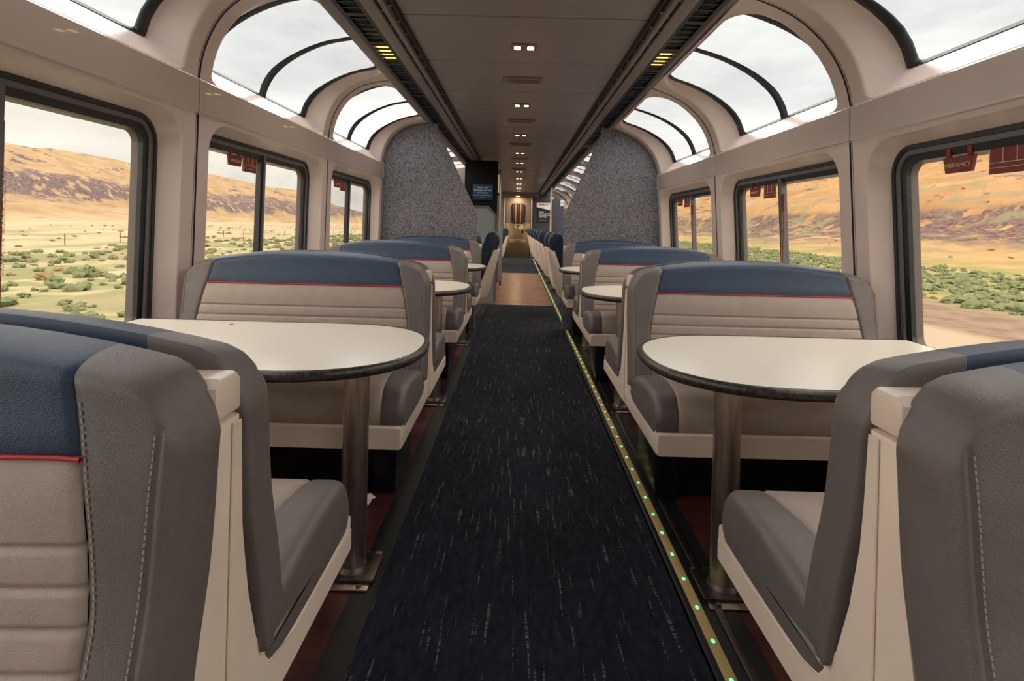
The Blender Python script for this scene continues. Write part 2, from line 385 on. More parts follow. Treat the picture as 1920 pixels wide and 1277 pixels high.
        # emergency handle and label in the window next to the mullion
        if .8 < yc < 6:
            yl = yc+(.17 if s > 0 else -.15); yh = yc+(.38 if s > 0 else -.34); ztop = b0-.085
            X = s*(xw+.115*.9)
            hd = empty('emergency_handle', (X, yh, ztop), label=f'red emergency handle hanging at the top of the {ordn} {side} window', cat='handle')
            sy = 1
            box('hanger', -.006, .006, -.060, -.040, -.045, .035, 'red_sign', hd, bev=.002)
            box('hanger', -.006, .006, .040, .060, -.045, .035, 'red_sign', hd, bev=.002)
            bmh = prism([(-.075, -.045), (.075, -.045), (.062, -.105), (-.062, -.105)], -.008, .008, 'X', .003, 1)
            link('grip', bm_mesh('grip', bmh, 'red_sign', True, 40), hd)
            tm = text_mesh('EMERGENCY', .022, 'sign_text'); t_ = link('lettering', tm, hd); t_.rotation_euler = (R(90), 0, R(90) if s < 0 else R(-90)); t_.location = (-s*.0095, 0, -.085)
            pl = empty('instruction_plate', (X+s*.006, yl, ztop), label=f'red instruction label stuck to the glass of the {ordn} {side} window', cat='label')
            box('plate', -.002, .002, -.085, .085, -.125, 0, 'red_sign', pl)
            bml = bmesh.new()
            for (ya, yb, za, zb) in ((-.083, .083, -.024, -.022), (-.083, .083, -.088, -.086), (-.029, -.026, -.086, -.024), (.026, .029, -.086, -.024), (-.083, -.080, -.12, -.003), (.080, .083, -.12, -.003), (-.083, .083, -.105, -.103)):
                add_box(bml, -.003-.0005, .003+.0005, ya, yb, za, zb)
            link('printed_lines', bm_mesh('printed_lines', bml, 'sign_text'), pl)
            tm2 = text_mesh('EMERGENCY WINDOW', .0155, 'sign_text'); t_ = link('lettering', tm2, pl); t_.rotation_euler = (R(90), 0, R(90) if s < 0 else R(-90)); t_.location = (-s*.004, 0, -.018)
            vs = empty('vertical_label', (X+s*.004, yc+(-.026 if s > 0 else .028), 0), label=f'narrow red vertical warning label beside the mullion of the {ordn} {side} window', cat='label')
            box('plate', -.002, .002, -.010, .010, .80, 1.44-(.05 if s > 0 else 0), 'red_sign', vs)
            tm3 = text_mesh('EMERGENCY WINDOW   PULL HANDLE', .018, 'sign_text'); t_ = link('lettering', tm3, vs)
            t_.matrix_local = Matrix.Translation((-s*.003, -.005*s, 1.12)) @ Matrix.Rotation(R(90), 4, 'X' ) @ Matrix.Identity(4)
            t_.rotation_euler = (R(90), R(-90) if s > 0 else R(90), R(-90) if s > 0 else R(90)); t_.rotation_mode = 'XYZ'

# ------------------------------------------------------------------ ceiling
XC = .015
ceil = empty('ceiling', kind='structure', label='dark metal panelled ceiling with slotted light grilles along both edges', cat='ceiling')
seam0 = 3.135; seamd = .878
k0 = -7
bm = bmesh.new(); add_box(bm, XC-.69, XC+.69, .006, seamd-.006, 2.32, 2.335, .004, 1); pm = bm_mesh('ceiling_tile', bm, 'ceiling_panel', True)
for k in range(-7, 20):
    y = seam0+k*seamd
    if y < 19.9: link('ceiling_tile', pm, ceil, (0, y, 0))
box('roof_backing', XC-1.05, XC+1.05, Y0, 20.6, 2.345, 2.40, 'ceiling_gap', ceil)
for s in (-1, 1):
    def strip(nm, a, b, z0, z1, m, **k):
        x0, x1 = sorted((XC+s*a, XC+s*b)); return box(nm, x0, x1, Y0, 19.9, z0, z1, m, ceil, **k)
    strip('edge_strip', .982, 1.055, 2.262, 2.30, 'ceiling_strip', bev=.005)
    strip('inner_strip', .768, .838, 2.262, 2.30, 'ceiling_strip', bev=.003)
    strip('narrow_strip', .722, .750, 2.268, 2.31, 'ceiling_strip', bev=.003)
    strip('step_strip', .688, .702, 2.29, 2.34, 'ceiling_gap')
    strip('grille_rail', .838, .862, 2.264, 2.29, 'grille'); strip('grille_rail', .958, .982, 2.264, 2.29, 'grille')
    # louvres: single pieces near the camera, one joined part beyond
    x0, x1 = sorted((XC+s*.860, XC+s*.960))
    bm = bmesh.new(); add_box(bm, x0, x1, -.007, .007, 2.270, 2.281); sl = bm_mesh('louvre', bm, 'grille')
    bm = bmesh.new(); add_box(bm, x0, x1, -.022, .022, 2.263, 2.292); cb = bm_mesh('grille_crossbar', bm, 'grille')
    rest = bmesh.new(); y = 1.6
    i = 0
    while y < 19.8:
        if i % 6 == 0: link('grille_crossbar', cb, ceil, (0, y, 0))
        elif y < 7.5: link('louvre', sl, ceil, (0, y, 0))
        else: add_box(rest, x0, x1, y-.007, y+.007, 2.270, 2.281)
        i += 1; y += .078
    link('louvres', bm_mesh('louvres', rest, 'grille'), ceil, kind='stuff')
    # small bars added in the panel grooves to mimic the grille's shading streaks
    cl = bmesh.new(); y = 1.6
    while y < 16:
        xa, xb = sorted((XC+s*.702, XC+s*.724)); add_box(cl, xa, xb, y, y+.02, 2.285, 2.31)
        xa, xb = sorted((XC+s*.750, XC+s*.770)); add_box(cl, xa, xb, y+.04, y+.06, 2.275, 2.30)
        y += .22
    link('shade_streaks', bm_mesh('shade_streaks', cl, 'ceiling_strip'), ceil, kind='stuff')
    for j, (ya, yb) in enumerate([(3.50, 3.90)] + ([(7.55, 7.95)] if s > 0 else [])):
        rlp = empty('reading_light', (XC+s*.91, (ya+yb)/2, 2.289), label=('small lit lamp behind the louvres of the far right ceiling grille' if j else f'lit warm reading light behind the louvres of the {"left" if s < 0 else "right"} ceiling grille'), cat='light')
        box('lamp_tray', -.05, .05, -(yb-ya)/2, (yb-ya)/2, .003, .008, 'grille_lamp', rlp)
        for yy in (-(yb-ya)/2, (yb-ya)/2): box('lamp_end', -.05, .05, yy-.002, yy+.002, -.004, .008, 'grille', rlp)
# twin downlights
def downlight():
    t = empty('ceiling_downlight')
    bm = bmesh.new(); add_box(bm, -.082, .082, -.062, .062, -.008, 0, .006, 2); link('bezel', bm_mesh('bezel', bm, 'ceiling_strip', True), t)
    for x in (-.043, .043):
        h = box('lamp_cup', x-.027, x+.027, -.036, .036, -.010, -.0075, 'chair_base', t)
        bm = bmesh.new(); add_box(bm, x-.021, x+.021, -.030, .030, -.0125, -.0095, .003, 1); link('lamp_lens', bm_mesh('lamp_lens', bm, 'lamp', True), t)
    l = bpy.data.lights.new('lamp_beam', 'AREA'); l.shape = 'RECTANGLE'; l.size = .13; l.size_y = .05; l.energy = DOWNLIGHT_W; l.color = (1, .80, .58); l.spread = R(150)
    lo = bpy.data.objects.new('lamp_beam', l); COL.objects.link(lo); lo.parent = t; lo.location = (0, 0, -.02)
    return t
DL = [3.65, 5.41, 7.2, 8.98, 10.4, 12.1, 13.9, 15.65, 17.4, 18.9]
dl0 = downlight(); index_kids(dl0)
pos = ['nearest', 'second', 'third', 'fourth', 'fifth', 'sixth', 'seventh', 'eighth', 'ninth', 'farthest']
for i, y in enumerate(DL):
    o = dl0 if i == 0 else copy_tree(dl0)
    o.location = (XC, y, 2.32)
    tag(o, (f'{pos[i]} square twin downlight in the centre line of the ceiling' if i < 10 else 'twin downlight in the ceiling just above the frame over the first tables'), 'ceiling light', 'twin downlights in the ceiling')
def vent():
    t = empty('ceiling_vent')
    bm = bmesh.new()
    for (a, b, c, d) in ((-.155, .155, -.085, -.062), (-.155, .155, .062, .085), (-.155, -.125, -.062, .062), (.125, .155, -.062, .062)): add_box(bm, a, b, c, d, -.012, 0, .003, 1)
    link('vent_frame', bm_mesh('vent_frame', bm, 'ceiling_strip', True), t)
    box('vent_backing', -.125, .125, -.062, .062, -.003, 0, 'ceiling_gap', t)
    bm = bmesh.new(); add_box(bm, -.125, .125, -.003, .003, -.010, -.003); v = bm_mesh('vent_slat', bm, 'ceiling_strip')
    for k in range(7): link('vent_slat', v, t, (0, -.051+k*.017, 0))
    return t
v0 = vent(); index_kids(v0)
for i, y in enumerate([4.48, 6.24, 8.02, 9.8, 11.6]):
    o = v0 if i == 0 else copy_tree(v0); o.location = (XC, y, 2.32)
    tag(o, f'{pos[i]} grey slotted air vent in the ceiling between downlights', 'vent', 'ceiling air vents')

# ------------------------------------------------------------------ benches
W2 = .540
def lin(a, b, n): return [a+(b-a)*i/n for i in range(n+1)]
ZB = .475
CRE = [.784, .742, .702, .661, .62, .58, .54]
def hw(z): return W2-.005*max(0, (z-.5)/.5)
def ztop(u):
    a = abs(u); z = .955+.063*(1-a**2.3)
    if a > .86: z -= .075*((a-.86)/.14)**2.8
    return z
def seam_u(v): return .845-.105*max(0, (v-.45)/.55)**1.3
YBP = [(.106, .475), (.080, .61), (.050, .72), (.034, .85), (.022, .94), (.020, 1.02)]
def BR(u, v, back):
    zt = ztop(u); z = ZB+(zt-ZB)*v; x = u*hw(z)
    yb = interp(YBP, (z-ZB)/.545)[0]
    du = (1-abs(u))*hw(z); dv = (1-v)*(zt-ZB); dd = v*(zt-ZB)
    r = .055
    def rnd(d, r=r): p = max(0, min(1, d/r)); return math.sqrt(max(0, 1-(1-p)**2))
    e = rnd(du, .015)*rnd(dv, .024)*rnd(dd, .03)
    T = .098
    bul = .010*(1-abs(u)**4)*math.sin(math.pi*min(1, max(0, v)))
    if not back:
        y = yb+.008+(T-.008+bul)*e
        us = seam_u(v); g = math.exp(-((abs(u)-us)/.008)**2)*.007+math.exp(-((abs(u)-.955)/.005)**2)*.003
        if abs(u) < us:
            for c in CRE: g += .0055*math.exp(-((z-c)/.004)**2)
            g += .005*math.exp(-((z-.878)/.005)**2)
            if z < .86: g -= .002
        y -= g*e
    else:
        y = yb+.008-.008*e
    return (x, y, z)
def v_rows(z_lo, z_hi, marks):
    s = set([round(z_lo, 4), round(z_hi, 4)])
    z = z_lo
    while z < z_hi: s.add(round(z, 4)); z += .03
    for m_ in marks:
        for d in (-.008, -.004, 0, .004, .008):
            if z_lo < m_+d < z_hi: s.add(round(m_+d, 4))
    return sorted(s)
VT = lambda z: (z-ZB)/(.98-ZB)         # rows are set on v; convert a nominal height to v at the centre
def grid(ufun, vs, back, m, nm):
    V, Fc = [], []; nrow = len(vs); cols = None
    for v in vs:
        us = ufun(v); cols = len(us)
        for u in us: V.append(BR(u, v, back))
    for i in range(nrow-1):
        for j in range(cols-1): Fc.append((i*cols+j, i*cols+j+1, (i+1)*cols+j+1, (i+1)*cols+j))
    return V, Fc
def join(parts):
    V, Fc = [], []
    for v, f in parts:
        n = len(V); V += v; Fc += [tuple(i+n for i in q) for q in f]
    return V, Fc
def weld(me, d=.0004):
    bm = bmesh.new(); bm.from_mesh(me); bmesh.ops.remove_doubles(bm, verts=bm.verts, dist=d); bmesh.ops.recalc_face_normals(bm, faces=bm.faces); bm.to_mesh(me); bm.free(); return me
# v rows by actual height at the centre (ztop(0)=1.017); creases follow z, so rows need all z near creases
vlist = sorted(set([0, .01, .03, .06]+[round(i/60, 4) for i in range(4, 56)]+[round(.93+.07*math.sin(math.pi/2*i/10), 4) for i in range(11)]))
def zv(z, u=0): return (z-ZB)/(ztop(u)-ZB)
dense_v = set(vlist)
for c in CRE+[.878]:
    for d in (-.006, 0, .006): dense_v.add(round(zv(c+d), 4))
vlist = sorted(dense_v)
VR = .745                      # blue/grey boundary as a fraction near z = .878
def cen(v): us = seam_u(v); return [-us+.0]+[-us+.01, -us+.025]+lin(-us+.06, us-.06, 14)+[us-.025, us-.01, us]
def bolL(v): us = seam_u(v); return [-1, -.998, -.993, -.986, -.976, -.966, -.961, -.955, -.949, -.94, -.925]+lin(-.915, -us-.03, 4)+[-us-.01, -us]
def bolR(v): return [-x for x in bolL(v)][::-1]
def cen_v(vs, hi):
    """centre panel rows that follow constant height instead of the arched top"""
    return vs
def make_backrest_meshes():
    out = {}
    out['bolster_a'] = join([grid(bolL, vlist, False, '', ''), grid(bolL, vlist, True, '', '')])
    out['bolster_b'] = join([grid(bolR, vlist, False, '', ''), grid(bolR, vlist, True, '', '')])
    # centre: use rows at constant z below the red line, then arched rows above
    def cgrid(z0, z1, n, back, arched):
        rows = []
        if not arched:
            zs = sorted(set([round(z0+(z1-z0)*i/n, 4) for i in range(n+1)]+[round(c+d, 4) for c in CRE for d in (-.009, -.006, -.003, 0, .003, .006, .009) if z0 < c+d < z1]))
            rows = [('z', z) for z in zs]
        else: rows = [('t', i/n) for i in range(n+1)]
        V, Fc = [], []
        for kind, a in rows:
            vv = (a-ZB)/(1.0-ZB) if kind == 'z' else None
            zz = a if kind == 'z' else None
            us0 = .8
            for _ in range(6):          # follow exactly the curve the side bolsters end on
                if kind == 'z': v_s = (zz-ZB)/(ztop(us0)-ZB)
                else:
                    vb = (z0-ZB)/(ztop(us0)-ZB); v_s = vb+(1-vb)*(1-(1-a)**2.2)
                us0 = seam_u(v_s)
            for u in [-us0, -us0+.01, -us0+.025]+lin(-us0+.06, us0-.06, 14)+[us0-.025, us0-.01, us0]:
                if kind == 'z': v = (zz-ZB)/(ztop(u)-ZB)
                else:
                    vb = (z0-ZB)/(ztop(u)-ZB); aa = a; v = vb+(1-vb)*(1-(1-aa)**2.2)
                V.append(BR(u, v, back))
        c = 21-1+0; cols = len(V)//len(rows)
        for i in range(len(rows)-1):
            for j in range(cols-1): Fc.append((i*cols+j, i*cols+j+1, (i+1)*cols+j+1, (i+1)*cols+j))
        return V, Fc
    out['lower_panel'] = join([cgrid(ZB, .878, 14, False, False), cgrid(ZB, .878, 6, True, False)])
    out['headrest_panel'] = join([cgrid(.878, 1.0, 14, False, True), cgrid(.878, 1.0, 14, True, True)])
    return out
bmsh = make_backrest_meshes()
BM = {}
for nm, m in (('bolster_a', 'grey_leather'), ('bolster_b', 'grey_leather'), ('lower_panel', 'tan_leather'), ('headrest_panel', 'blue_leather')):
    BM[nm] = weld(mesh(nm, bmsh[nm][0], bmsh[nm][1], m))
# red piping along the boundary
pts = []
usr = seam_u(zv(.878))
for i in range(31):
    u = -usr+2*usr*i/30; v = (.878-ZB)/(ztop(u)-ZB); p = BR(u, v, False); pts.append(Vector(p)+Vector((0, .0035, 0)))
lp = [[(p.x, p.y+.003*math.cos(t), p.z+.003*math.sin(t)) for t in [2*math.pi*k/8 for k in range(8)]] for p in pts]
BM['piping'] = loops_mesh('piping', lp, 'red_piping')
# stitches beside the bolster seams
sv, sf = [], []
def dash(p, q, w=.0009, h=.0011):
    n = len(sv); d = (q-p).normalized(); a = d.cross(Vector((0, 1, 0))).normalized()*w; b = Vector((0, h, 0))
    for c in (p, q):
        for (x, y) in ((-1, -.2), (1, -.2), (1, 1), (-1, 1)): sv.append(tuple(c+a*x+b*y))
    for f in ((0,1,2,3),(4,7,6,5),(0,4,5,1),(1,5,6,2),(2,6,7,3),(3,7,4,0)): sf.append(tuple(n+i for i in f))
for sg in (-1, 1):
    for fu in (lambda v: seam_u(v)+.018, lambda v: .945):
        N = 62
        for i in range(3, N-5):
            v0_ = i/N; v1_ = (i+.62)/N
            dash(Vector(BR(sg*fu(v0_), v0_, False)), Vector(BR(sg*fu(v1_), v1_, False)))
BM['stitching'] = mesh('stitching', sv, sf, 'stitch', False)
# seat cushion
CP = [(.10, .51), (.18, .535), (.32, .556), (.45, .562), (.53, .555), (.568, .528), (.585, .485), (.582, .448), (.566, .428), (.52, .422), (.18, .424), (.118, .462)]
def cush_block(x0, x1, nx, seams):
    xs = lin(x0, x1, nx); return xs
def CU(x, t):
    y, z = interp(CP, t); r = .036; a = max(0, (abs(x)-(W2-.008-r))/r); ins = r*(1-max(0, 1-min(1, a)**2.6)**(1/2.6))
    cy, cz_ = .345, .46
    dy, dz = cy-y, cz_-z; L = math.hypot(dy, dz) or 1
    k = ins
    yy = y+max(-1, min(1, dy/.24))*k*.8 if abs(dy) > .02 else y
    zz = z+(-k*.9 if z > .46 else k*.25)*min(1, abs(dz)/.04)
    g = .006*math.exp(-((abs(x)-sx(t))/.005)**2)
    zz -= g if z > .46 else 0; yy -= g if y > .55 else 0
    return (x, yy, zz)
def sx(t): return .405+.045*min(1, t/.45)
def cgrid2(xf, N=44):
    V, Fc = [], []; cols = 0
    for i in range(N+1):
        t = i/N; xs = xf(t); cols = len(xs); V += [CU(x, t) for x in xs]
    for i in range(N):
        for j in range(cols-1): Fc.append((i*cols+j, i*cols+j+1, (i+1)*cols+j+1, (i+1)*cols+j))
    return V, Fc
E = W2-.008
BM['seat_cushion'] = mesh('seat_cushion', *cgrid2(lambda t: [-sx(t), -sx(t)+.004, -sx(t)+.012]+lin(-sx(t)+.04, sx(t)-.04, 8)+[sx(t)-.012, sx(t)-.004, sx(t)]), 'tan_leather')
gl_ = cgrid2(lambda t: [-E, -E+.0006, -E+.002, -E+.005, -E+.010, -E+.018, -E+.028, -E+.040, -sx(t)-.03, -sx(t)-.012, -sx(t)-.004, -sx(t)])
gr_ = cgrid2(lambda t: [sx(t), sx(t)+.004, sx(t)+.012, sx(t)+.03, E-.040, E-.028, E-.018, E-.010, E-.005, E-.002, E-.0006, E])
# end caps
def endcap(x):
    V = [CU(x, i/44) for i in range(45)]; c = (x, .345, .46); return V+[c], [(i, i+1, 45) for i in range(44)]
BM['seat_a'] = weld(mesh('seat_bolster', *join([gl_, endcap(-E)]), 'grey_leather')); BM['seat_b'] = weld(mesh('seat_bolster', *join([gr_, endcap(E)]), 'grey_leather'))
def bench_side(root, sgn):
    """one seat facing +Y (sgn 1) or -Y (sgn -1)"""
    def L(nm, me, par=root):
        o = link(nm, me, par)
        if par is root and sgn < 0: o.rotation_euler = (0, 0, math.pi)
        return o
    b = L('backrest', BM['lower_panel']); b['label'] = 'light taupe quilted centre panel'
    for k_ in 'ab': L('back_bolster', BM['bolster_'+k_], b)['label'] = 'grey upholstered side bolster'
    L('headrest_panel', BM['headrest_panel'], b)['label'] = 'dark blue upper panel'
    L('piping', BM['piping'], b)['label'] = 'red piping'; o = L('stitching', BM['stitching'], b); o['kind'] = 'stuff'
    c = L('seat_cushion', BM['seat_cushion']); 
    for k_ in 'ab': L('seat_bolster', BM['seat_'+k_], c)['label'] = 'darker grey seat end'
    return b
HS = [(.034, .880), (.036, .80), (.046, .70), (.068, .60), (.098, .51), (.120, .462), (.17, .455), (.26, .450), (.52, .446), (.56, .432), (.592, .442), (.604, .436), (.600, .362), (.565, .355)]
def make_bench(single=False):
    t = empty('booth_bench')
    Wd = W2-.012
    if not single:
        poly = [(y, z) for y, z in HS]+[(-y, z) for y, z in HS[::-1]]
    else:
        poly = [(y, z) for y, z in HS]+[(-.04, .355), (-.04, .880)]
        poly = [(-y, z) for y, z in poly]
    link('base_shell', bm_mesh('base_shell', prism(poly, -Wd, Wd, 'X', .008, 2), 'white_plastic', True, 35), t, label='cream plastic shell')
    c0, c1 = (-.034, .034) if not single else (-.034, .034)
    cp = [(c0-.002, .884), (c1+.002, .884), (c1, .930), (c1-.012, .941), (c0+.012, .941), (c0, .930)]
    link('shell_cap', bm_mesh('shell_cap', prism(cp, -Wd, Wd, 'X', .008, 2), 'white_plastic', True, 35), t, label='cream plastic cap')
    # raised rib down the end of the shell and lip seam along the tray
    for sx_ in (-1, 1):
        xa, xb = sorted((sx_*Wd, sx_*(Wd+.004)))
        rp = [(.006, .362), (.006, .872), (.028, .872), (.036, .72), (.058, .60), (.090, .49), (.14, .435), (.26, .412), (.59, .412), (.59, .362)]
        if not single: link('end_moulding', bm_mesh('end_moulding', prism(rp, xa, xb, 'X', .0015, 1), 'white_plastic', True, 30), t)
        rp2 = [(-y, z) for y, z in rp]
        if single: link('end_moulding', bm_mesh('end_moulding', prism(rp2, xa, xb, 'X', .0015, 1), 'white_plastic', True, 30), t)
    if not single: bench_side(t, 1)
    bench_side(t, -1)
    y0, y1 = (-.17, .17) if not single else (-.17, .02)
    for x in (-.375, .375): box('pedestal_leg', x-.05, x+.05, y0, y1, .004, .356, 'black_panel', t, bev=.006)
    box('kick_panel', -.35, .35, y0+.05, y1-.03, .004, .356, 'black_panel', t)
    return t
XL, XR = -.915, 1.036
bench0 = make_bench(); index_kids(bench0)
bench1 = make_bench(True); index_kids(bench1)
rows = ['nearest', 'second', 'third']
first = True
for s, xx in ((-1, XL), (1, XR)):
    sd_ = 'left' if s < 0 else 'right'
    for i in range(3):
        o = bench0 if first else copy_tree(bench0); first = False
        o.location = (xx, 0.766+M_*i, 0)
        lb = [f'{sd_} foreground back-to-back booth bench cut off by the frame edge', f'back-to-back booth bench behind the first {sd_} table, blue headrest and red piping', f'back-to-back booth bench between the second and third {sd_} tables'][i]
        tag(o, lb, 'bench', 'booth benches along both sides of the aisle')
for s, xx in ((-1, XL), (1, XR)):
    o = bench1 if s < 0 else copy_tree(bench1); o.location = (xx, 0.766+M_*3-.04, 0)
    tag(o, f'single booth bench against the grey carpeted partition on the {"left" if s < 0 else "right"}', 'bench', 'booth benches along both sides of the aisle')

# ------------------------------------------------------------------ tables
def table_outline(xt, xw, h, off=0, n=36):
    """tip at xt (towards the aisle), end at wall xw, half depth h"""
    s = 1 if xw > xt else -1; a = .40; pts = []
    for i in range(n+1):
        th = math.pi/2-math.pi*i/n
        c, sn = math.cos(th), math.sin(th)
        px = a*abs(c)**(2/2.35); py = h*math.copysign(abs(sn)**(2/2.35), sn)
        k = 1+off/ max(.3, math.hypot(px, py))
        pts.append((xt+s*(a-px*1)-s*off*abs(c), py+off*sn))
    pts.append((xw, -h-off)); pts.append((xw, h+off)); return pts
def make_table(name, xt, xw, xp, y, z, label):
    t = empty(name, (0, y, 0), label=label, cat='table', group='white booth tables')
    top = table_outline(xt, xw, .365, -.012)
    bm = prism(top, z-.024, z, 'Z'); link('tabletop', bm_mesh('tabletop', bm, 'laminate', True, 30), t, label='white laminate top')
    o_ = table_outline(xt, xw, .365, 0)
    prof = [(-.013, -.0005), (-.004, .0008), (.003, -.005), (.006, -.014), (.003, -.024), (-.006, -.031), (-.03, -.031)]
    loops = []
    for off, dz in prof: loops.append([(p[0], p[1], z+dz) for p in table_outline(xt, xw, .365, off)])
    link('edge_trim', loops_mesh('edge_trim', loops, 'table_edge', closed=True, angle=60), t, label='dark worn edge trim')
    cyl('pole', (xp, 0, .03), (xp, 0, z-.03), .042, 'steel', t, n=28)
    cyl('top_flange', (xp, 0, z-.038), (xp, 0, z-.0305), .10, 'dark_steel', t, n=24)
    s = 1 if xw > xt else -1
    bp = box('base_plate', min(xp-s*.085, xp+s*.13), max(xp-s*.085, xp+s*.13), -.075, .075, .010, .020, 'dark_steel', t, bev=.003)
    box('base_channel', min(xp-s*.075, xp+s*.22), max(xp-s*.075, xp+s*.22), -.105, .105, .004, .009, 'steel', t, bev=.001)
    for dy in (-.088, .088): cyl('bolt', (xp-s*.045, dy, .009), (xp-s*.045, dy, .014), .009, 'dark_steel', t, n=8)
    cyl('weld_collar', (xp, 0, .020), (xp, 0, .032), .052, 'dark_steel', t, n=24, r1=.043)
    return t
for i in range(3):
    make_table('booth_table', -.292, -1.47, -.515, 1.845+M_*i, .752, f'{rows[i]} white round-ended table on the left of the aisle')
for i in range(3):
    make_table('booth_table', .415, 1.51, .69, 1.80+M_*i, .750, f'{rows[i]} white round-ended table on the right of the aisle')
# red dot on the left table, tissue on the floor
d = cyl('red_sticker', (0, 0, 0), (0, 0, .0012), .0075, 'red_piping', None, n=14); d.location = (-1.075, 2.125, .7522); tag(d, 'tiny red dot lying on the nearest left table', 'sticker')
bm = bmesh.new(); bmesh.ops.create_icosphere(bm, subdivisions=4, radius=.034)
for v in bm.verts:
    p = v.co*55; v.co *= 1+.75*noise.noise(p)+.25*noise.noise(p*2.3); v.co.z *= .55; v.co.x *= 1.25
zmin = min(v.co.z for v in bm.verts)
t_ = link('crumpled_tissue', bm_mesh('crumpled_tissue', bm, 'tissue', True, 25), None, (-.60, 2.27, -zmin)); tag(t_, 'small crumpled white tissue on the red floor under the nearest left table', 'tissue')

# ------------------------------------------------------------------ carpeted partitions
def partition(side):
    q = SIDE[side]; s = q['s']; sh = .03 if s > 0 else 0
    P = []
    inner = [(.905, 2.262), (.905, 2.17), (.47 if s < 0 else .535, 1.32), (.448 if s < 0 else .515, 1.22), (.448 if s < 0 else .515, 0.0)]
    pts = [(s*x, z) for x, z in inner]
    pts.append((s*(q['xw']+.05), 0)); pts.append((s*(q['xw']+.015), q['b0']-.02)); pts.append((s*(q['xw']-.006), q['b1']))
    for i in range(1, 17):
        x, z = interp(q['pin'], i/16); pts.append((s*(x-.006), z-.004))
    bm = prism(pts, 6.19, 6.245, 'Y', .008, 2)
    o = link('partition', bm_mesh('partition', bm, 'wall_carpet', True, 40), None)
    return tag(o, f'grey carpeted partition with a slanted inner edge behind the last {side} bench', 'partition', None, 'structure')
partition('left'); partition('right')
tb = cyl('partition_bracket', (-.92, 6.16, 2.172), (-.86, 6.16, 2.172), .006, 'dark_steel', None, n=8); tag(tb, 'small metal bracket at the top of the left carpeted partition', 'bracket')

# ------------------------------------------------------------------ stairwell, screen panel and far left partitions
def P3(px, py, Y):
    dx, dy = px-970, py-422; return ((dx+.025*dy)/F*Y, EYE-(dy-.025*dx)/F*Y)
Ys = 8.25
hwp = [P3(800, 392, Ys), P3(915, 391, Ys), P3(929, 405, Ys), P3(930, 569, Ys), P3(800, 569, Ys)]
hwp = [(-1.42, 1.40), (-.44, 1.40), (-.335, 1.29), (-.320, 0.0), (-1.42, 0.0)]
half = empty('stair_wall', (0, 8.25, 0), label='pale grey stairwell half wall with a clipped top corner', cat='partition')
link('panel', bm_mesh('panel', prism(hwp, 0, .04, 'Y'), 'grey_wall'), half)
tr = [(-1.42, 1.40), (-.44, 1.40), (-.335, 1.29), (-.320, .02), (-.295, .02), (-.312, 1.30), (-.43, 1.43), (-1.42, 1.43)]
link('edge_trim', bm_mesh('edge_trim', prism(tr, -.012, .052, 'Y'), 'brown_wall'), half, label='brown edge trim')
scr = empty('screen_panel', (0, 9.7, 0), label='tall black panel hanging over the stairs with an information screen', cat='panel')
box('panel', -.93, -.36, 0, .12, .9, 2.262, 'deep_black', scr, bev=.004)
for x in (-.90, -.42): cyl('screw', (x, -.004, 2.22), (x, 0, 2.22), .009, 'dark_steel', scr, n=8)
x0, z0 = P3(886.5, 374, 9.68); x1, z1 = P3(924, 346, 9.68)
sc_ = empty('information_screen', (0, 9.66, 0), label='dark blue screen reading snacks and beverages for sale downstairs', cat='screen')
box('display', x0, x1, 0, .02, z0, z1, 'screen', sc_, bev=.002)
for j, tx in enumerate(('Snacks and', 'beverages for sale', 'downstairs')):
    t_ = link('lettering', text_mesh(tx, .043, 'screen_text', italic=.25, bold=.0006), sc_, ((x0+x1)/2, -.002, z1-.065-.046*j)); t_.rotation_euler = (R(90), 0, 0)
box('printed_line', x0, x1, -.002, 0, z0+.073, z0+.077, 'screen_text', sc_)
t_ = link('lettering', text_mesh('AMTRAK', .020, 'screen_text', italic=.2), sc_, ((x0+x1)/2, -.002, z0+.028)); t_.rotation_euler = (R(90), 0, 0)
# far left full height wall and grab poles
fw = empty('cabin_wall', (0, 11.2, 0), label='narrow brown full-height wall beside the stairs on the left of the aisle', cat='wall')
box('panel', -1.42, -.36, 0, .05, 0, 2.262, 'brown_wall', fw, bev=.004)
box('corner_trim', -.37, -.345, -.012, .062, 0, 2.262, 'steel', fw, bev=.004)
box('notice', -.44, -.375, -.006, 0, 1.74, 1.95, 'deep_black', fw)
gp = empty('grab_post', (-.305, 10.6, 0), label='grey upright grab post with a black foot beside the stairwell on the left', cat='post')
box('post', -.035, .03, -.02, .02, .10, 1.13, 'grey_wall', gp, bev=.006); box('foot', -.012, .02, -.015, .015, .012, .10, 'deep_black', gp, bev=.004)
hr = empty('hand_rail', (-.335, 9.6, 0), label='thin vertical chrome hand rail fixed to the edge of the black screen panel', cat='rail')
cyl('bar', (0, 0, 1.70), (0, 0, 2.02), .010, 'steel', hr, n=12)
for z in (1.72, 2.0): cyl('bracket', (0, 0, z), (-.022, .10, z), .008, 'steel', hr, n=8)
cp_ = empty('ceiling_pole', (.945, 15.9, 0), label='chrome floor-to-ceiling pole on the right of the far aisle', cat='pole')
cyl('tube', (0, 0, .02), (0, 0, 2.262), .028, 'steel', cp_, n=16); cyl('clamp', (0, 0, 1.90), (0, 0, 1.99), .045, 'white_plastic', cp_, n=16); cyl('clamp_arm', (0, 0, 1.945), (.09, 0, 1.945), .025, 'white_plastic', cp_, n=10); cyl('foot_flange', (0, 0, .003), (0, 0, .02), .06, 'dark_steel', cp_, n=16)

